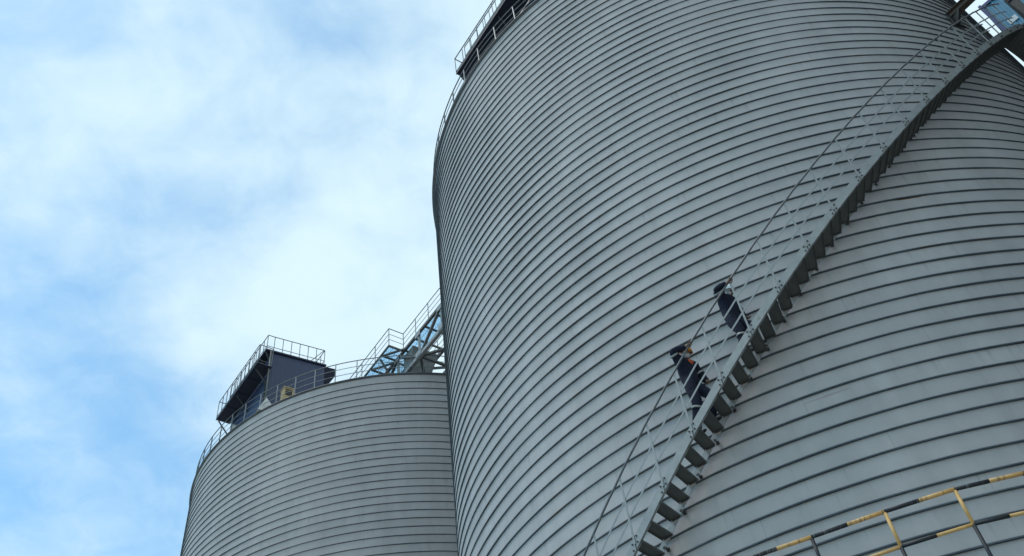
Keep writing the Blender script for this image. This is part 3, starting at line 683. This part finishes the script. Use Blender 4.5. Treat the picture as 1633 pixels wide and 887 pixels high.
    for m_ in (CLOTH, SKIN, HAIR, BOOT): me.materials.append(m_)
    o = bpy.data.objects.new('person', me); COL.objects.link(o); o.location = base; WL[o.name] = base.copy()
    tag(o, label, 'person', 'climbers on the stairs')
    # helmet with brim and chin strap
    hc = hd+up*.032; hb = up*.96-F*.22; hb.normalize()
    mb = MB(); prof = [(.112*math.cos(rad(a)), .108*math.sin(rad(a))) for a in range(0, 91, 10)]
    mb.lathe(hc, prof, 24, 0, hb, S); mb.lathe(hc, [(.108,.0),(.128,-.006),(.128,-.011),(.106,-.008)], 24, 0, hb, S)
    mb.hexa([hc+S*.075+F*.10-hb*.010, hc-S*.075+F*.10-hb*.010, hc-S*.05+F*.165-hb*.02, hc+S*.05+F*.165-hb*.02, hc+S*.075+F*.10, hc-S*.075+F*.10, hc-S*.05+F*.165-hb*.012, hc+S*.05+F*.165-hb*.012])
    for a in (-.03, 0, .03): mb.tube([hc+S*a+F*.09+hb*.06, hc+S*a+F*.03+hb*.108, hc+S*a-F*.05+hb*.098, hc+S*a-F*.09+hb*.06], .006, 6)
    obj('helmet', mb, helmet_mat, o, True)
    mb = MB(); mk = hd+F*.086-up*.035
    mb.lathe(mk, [(.056,0),(.052,.016),(.038,.034),(.018,.045),(0,.048)], 20, 0, F, S)
    for s_ in (-1, 1): mb.tube([mk+S*.05*s_, hd+S*.082*s_+F*.02-up*.01], .004, 6)
    obj('face_mask', mb, MASKM, o, True)
    if collar:
        nb = W(J['neckb']); mb = MB(); mb.lathe(nb-up*.03, [(.135,-.045),(.142,-.01),(.125,.03),(.10,.05),(.07,.04)], 20, 0, up, S)
        mb.hexa([nb+F*.10-S*.08-up*.02, nb+F*.10+S*.08-up*.02, nb+F*.155+S*.04-up*.19, nb+F*.155-S*.06-up*.19,
                 nb+F*.135-S*.08-up*.01, nb+F*.135+S*.08-up*.01, nb+F*.20+S*.04-up*.19, nb+F*.20-S*.06-up*.19]); obj('neckerchief', mb, ORANGE, o, True)
    def band(a, b, f, r, w=.04):
        A_, B_ = W(J[a]), W(J[b]); c = A_+(B_-A_)*f; d = (B_-A_).normalized(); mb = MB()
        mb.lathe(c, [(r,-w/2),(r+.004,-w/2),(r+.004,w/2),(r,w/2)], 20, 0, d, S if abs(d.dot(S)) < .9 else F); obj('reflective_band', mb, REFL, o, True)
    band('shR','elR',.62,.094); band('shL','elL',.6,.094); band('knR','anR',.2,.104)
    if collar: band('knL','anL',.2,.104)
    return o
thA, zA = tread_at(5); thB, zB = tread_at(9)
TT = .006
J1 = dict(pelvis=(-.12,.06,.90), waist=(-.11,.08,1.06), chest=(-.10,.10,1.23), neckb=(-.06,.11,1.385), head=(-.02,.13,1.525),
          shR=(-.15,.26,1.32), elR=(-.17,.42,1.48), wrR=(.09,.41,1.42), handR=(.20,.40,1.47), shL=(.00,-.07,1.32), elL=(.06,-.17,1.08), wrL=(.14,-.05,.90),
          hipR=(-.13,.15,.86), knR=(-.08,.20,.36), anR=(-.27,.13,-.15), toeR=(-.05,.20,-.2), hipL=(-.09,-.03,.86), knL=(.14,.02,.52), anL=(.00,-.06,.09), toeL=(.22,.02,0))
J2 = dict(pelvis=(-.02,.02,.90), waist=(.0,.04,1.06), chest=(.03,.05,1.27), neckb=(.09,.05,1.44), head=(.13,.06,1.575),
          shR=(-.02,.21,1.37), elR=(-.05,.38,1.47), wrR=(.17,.41,1.46), handR=(.28,.40,1.52), shL=(.13,-.11,1.37), elL=(.17,-.20,1.12), wrL=(.25,-.08,.95),
          hipR=(-.03,.10,.86), knR=(.08,.13,.48), anR=(-.02,.10,.09), toeR=(.2,.15,0), hipL=(.01,-.08,.87), knL=(.28,-.05,.70), anL=(.22,-.10,.09+.237), toeL=(.45,-.05,.2))
person('person in navy coveralls with amber helmet, orange neckerchief and white mask, lower on the stairs', thA, zA+TT, J1, (.50,.72,-.62), AMBER, None, True, True)
person('person in navy coveralls with white helmet holding the handrail, higher on the stairs', thB, zB+TT, J2, (-.15,.85,-.55), WHITE, None, False, False)

# ------------------------------------------------------------------ ground
mb = MB(); n = 40; S = 3000
mb.add([(-S,-S,GND),(S,-S,GND),(S,S,GND),(-S,S,GND)], [(0,1,2,3)])
structure(obj('ground', mb, CONC))

# ------------------------------------------------------------------ sky and sun
SUN_EL, SUN_AZ = 66., 262.     # azimuth measured clockwise from +Y
w = bpy.data.worlds.new('World'); C.world = w; w.use_nodes = True; N = w.node_tree.nodes; L = w.node_tree.links
bg = N['Background']; sky = N.new('ShaderNodeTexSky'); sky.sky_type = 'NISHITA'; sky.sun_disc = False
sky.sun_elevation = rad(SUN_EL); sky.sun_rotation = rad(SUN_AZ); sky.air_density = 1.0; sky.dust_density = .25; sky.ozone_density = 2.2
tc = N.new('ShaderNodeTexCoord'); sp = N.new('ShaderNodeSeparateXYZ'); L.new(tc.outputs['Generated'], sp.inputs[0])
den = math_node(N, L, 'ADD', math_node(N, L, 'MAXIMUM', sp.outputs['Z'], 0.0), .22)
cv = N.new('ShaderNodeCombineXYZ'); L.new(math_node(N, L, 'DIVIDE', sp.outputs['X'], den), cv.inputs[0]); L.new(math_node(N, L, 'DIVIDE', sp.outputs['Y'], den), cv.inputs[1])
def cloud(scale, detail, off, rough, dist):
    mp = N.new('ShaderNodeMapping'); mp.inputs['Location'].default_value = off; L.new(cv.outputs[0], mp.inputs['Vector'])
    nz = N.new('ShaderNodeTexNoise'); nz.inputs['Scale'].default_value = scale; nz.inputs['Detail'].default_value = detail; nz.inputs['Roughness'].default_value = rough; nz.inputs['Distortion'].default_value = dist
    L.new(mp.outputs[0], nz.inputs['Vector']); return nz.outputs['Fac']
big = cloud(1.5, 2, (9.26,7.466,0), .5, .3); fine = cloud(4.2, 5, (2.771,17.331,0), .5, .25)
wisp = cloud(13., 6, (5.2,1.1,.7), .6, .5)
mixn = math_node(N, L, 'ADD', math_node(N, L, 'MULTIPLY', big, .55), math_node(N, L, 'MULTIPLY', fine, .45))
mixn = math_node(N, L, 'ADD', mixn, math_node(N, L, 'MULTIPLY', math_node(N, L, 'SUBTRACT', wisp, .5), .17))
mixn = math_node(N, L, 'ADD', mixn, math_node(N, L, 'MULTIPLY', math_node(N, L, 'DIVIDE', sp.outputs['X'], den), .20))
mk = N.new('ShaderNodeMapRange'); mk.interpolation_type = 'SMOOTHSTEP'; mk.inputs['From Min'].default_value = .26; mk.inputs['From Max'].default_value = .55; mk.inputs['To Min'].default_value = .15; mk.inputs['To Max'].default_value = .95
L.new(mixn, mk.inputs['Value'])
tn = N.new('ShaderNodeMix'); tn.data_type = 'RGBA'; tn.blend_type = 'MULTIPLY'; tn.inputs['Factor'].default_value = 1; L.new(sky.outputs[0], tn.inputs['A']); tn.inputs['B'].default_value = (.56,.92,.92,1)
mx = N.new('ShaderNodeMix'); mx.data_type = 'RGBA'; L.new(mk.outputs['Result'], mx.inputs['Factor']); L.new(tn.outputs['Result'], mx.inputs['A'])
CLOUD = (3.2, 4.0, 4.35)
mx.inputs['B'].default_value = (*CLOUD, 1)
L.new(mx.outputs['Result'], bg.inputs['Color']); bg.inputs['Strength'].default_value = .10
sl = bpy.data.lights.new('sun', 'SUN'); sl.energy = .55; sl.angle = rad(22); sl.color = (1,.96,.90)
so = bpy.data.objects.new('sun', sl); COL.objects.link(so)
az = rad(SUN_AZ); el_ = rad(SUN_EL); sd = Vector((math.sin(az)*math.cos(el_), math.cos(az)*math.cos(el_), math.sin(el_)))
so.rotation_euler = sd.to_track_quat('Z', 'Y').to_euler()

# ------------------------------------------------------------------ camera
cd = bpy.data.cameras.new('camera'); cd.sensor_width = 36; cd.lens = 36*1449.0/1633; cd.clip_end = 6000; cd.clip_start = .05
co = bpy.data.objects.new('camera', cd); COL.objects.link(co)
co.matrix_world = Matrix.Rotation(rad(90+47.527), 4, 'X') @ Matrix.Rotation(rad(-8.8563), 4, 'Z')
C.camera = co
for o in list(bpy.data.objects):
    if o.parent is None and o.type in ('MESH', 'EMPTY'): o.location.z += EYE
co.location.z += EYE
C.view_settings.view_transform = 'Standard'; C.view_settings.look = 'None'; C.view_settings.exposure = 1.3; C.view_settings.gamma = 1
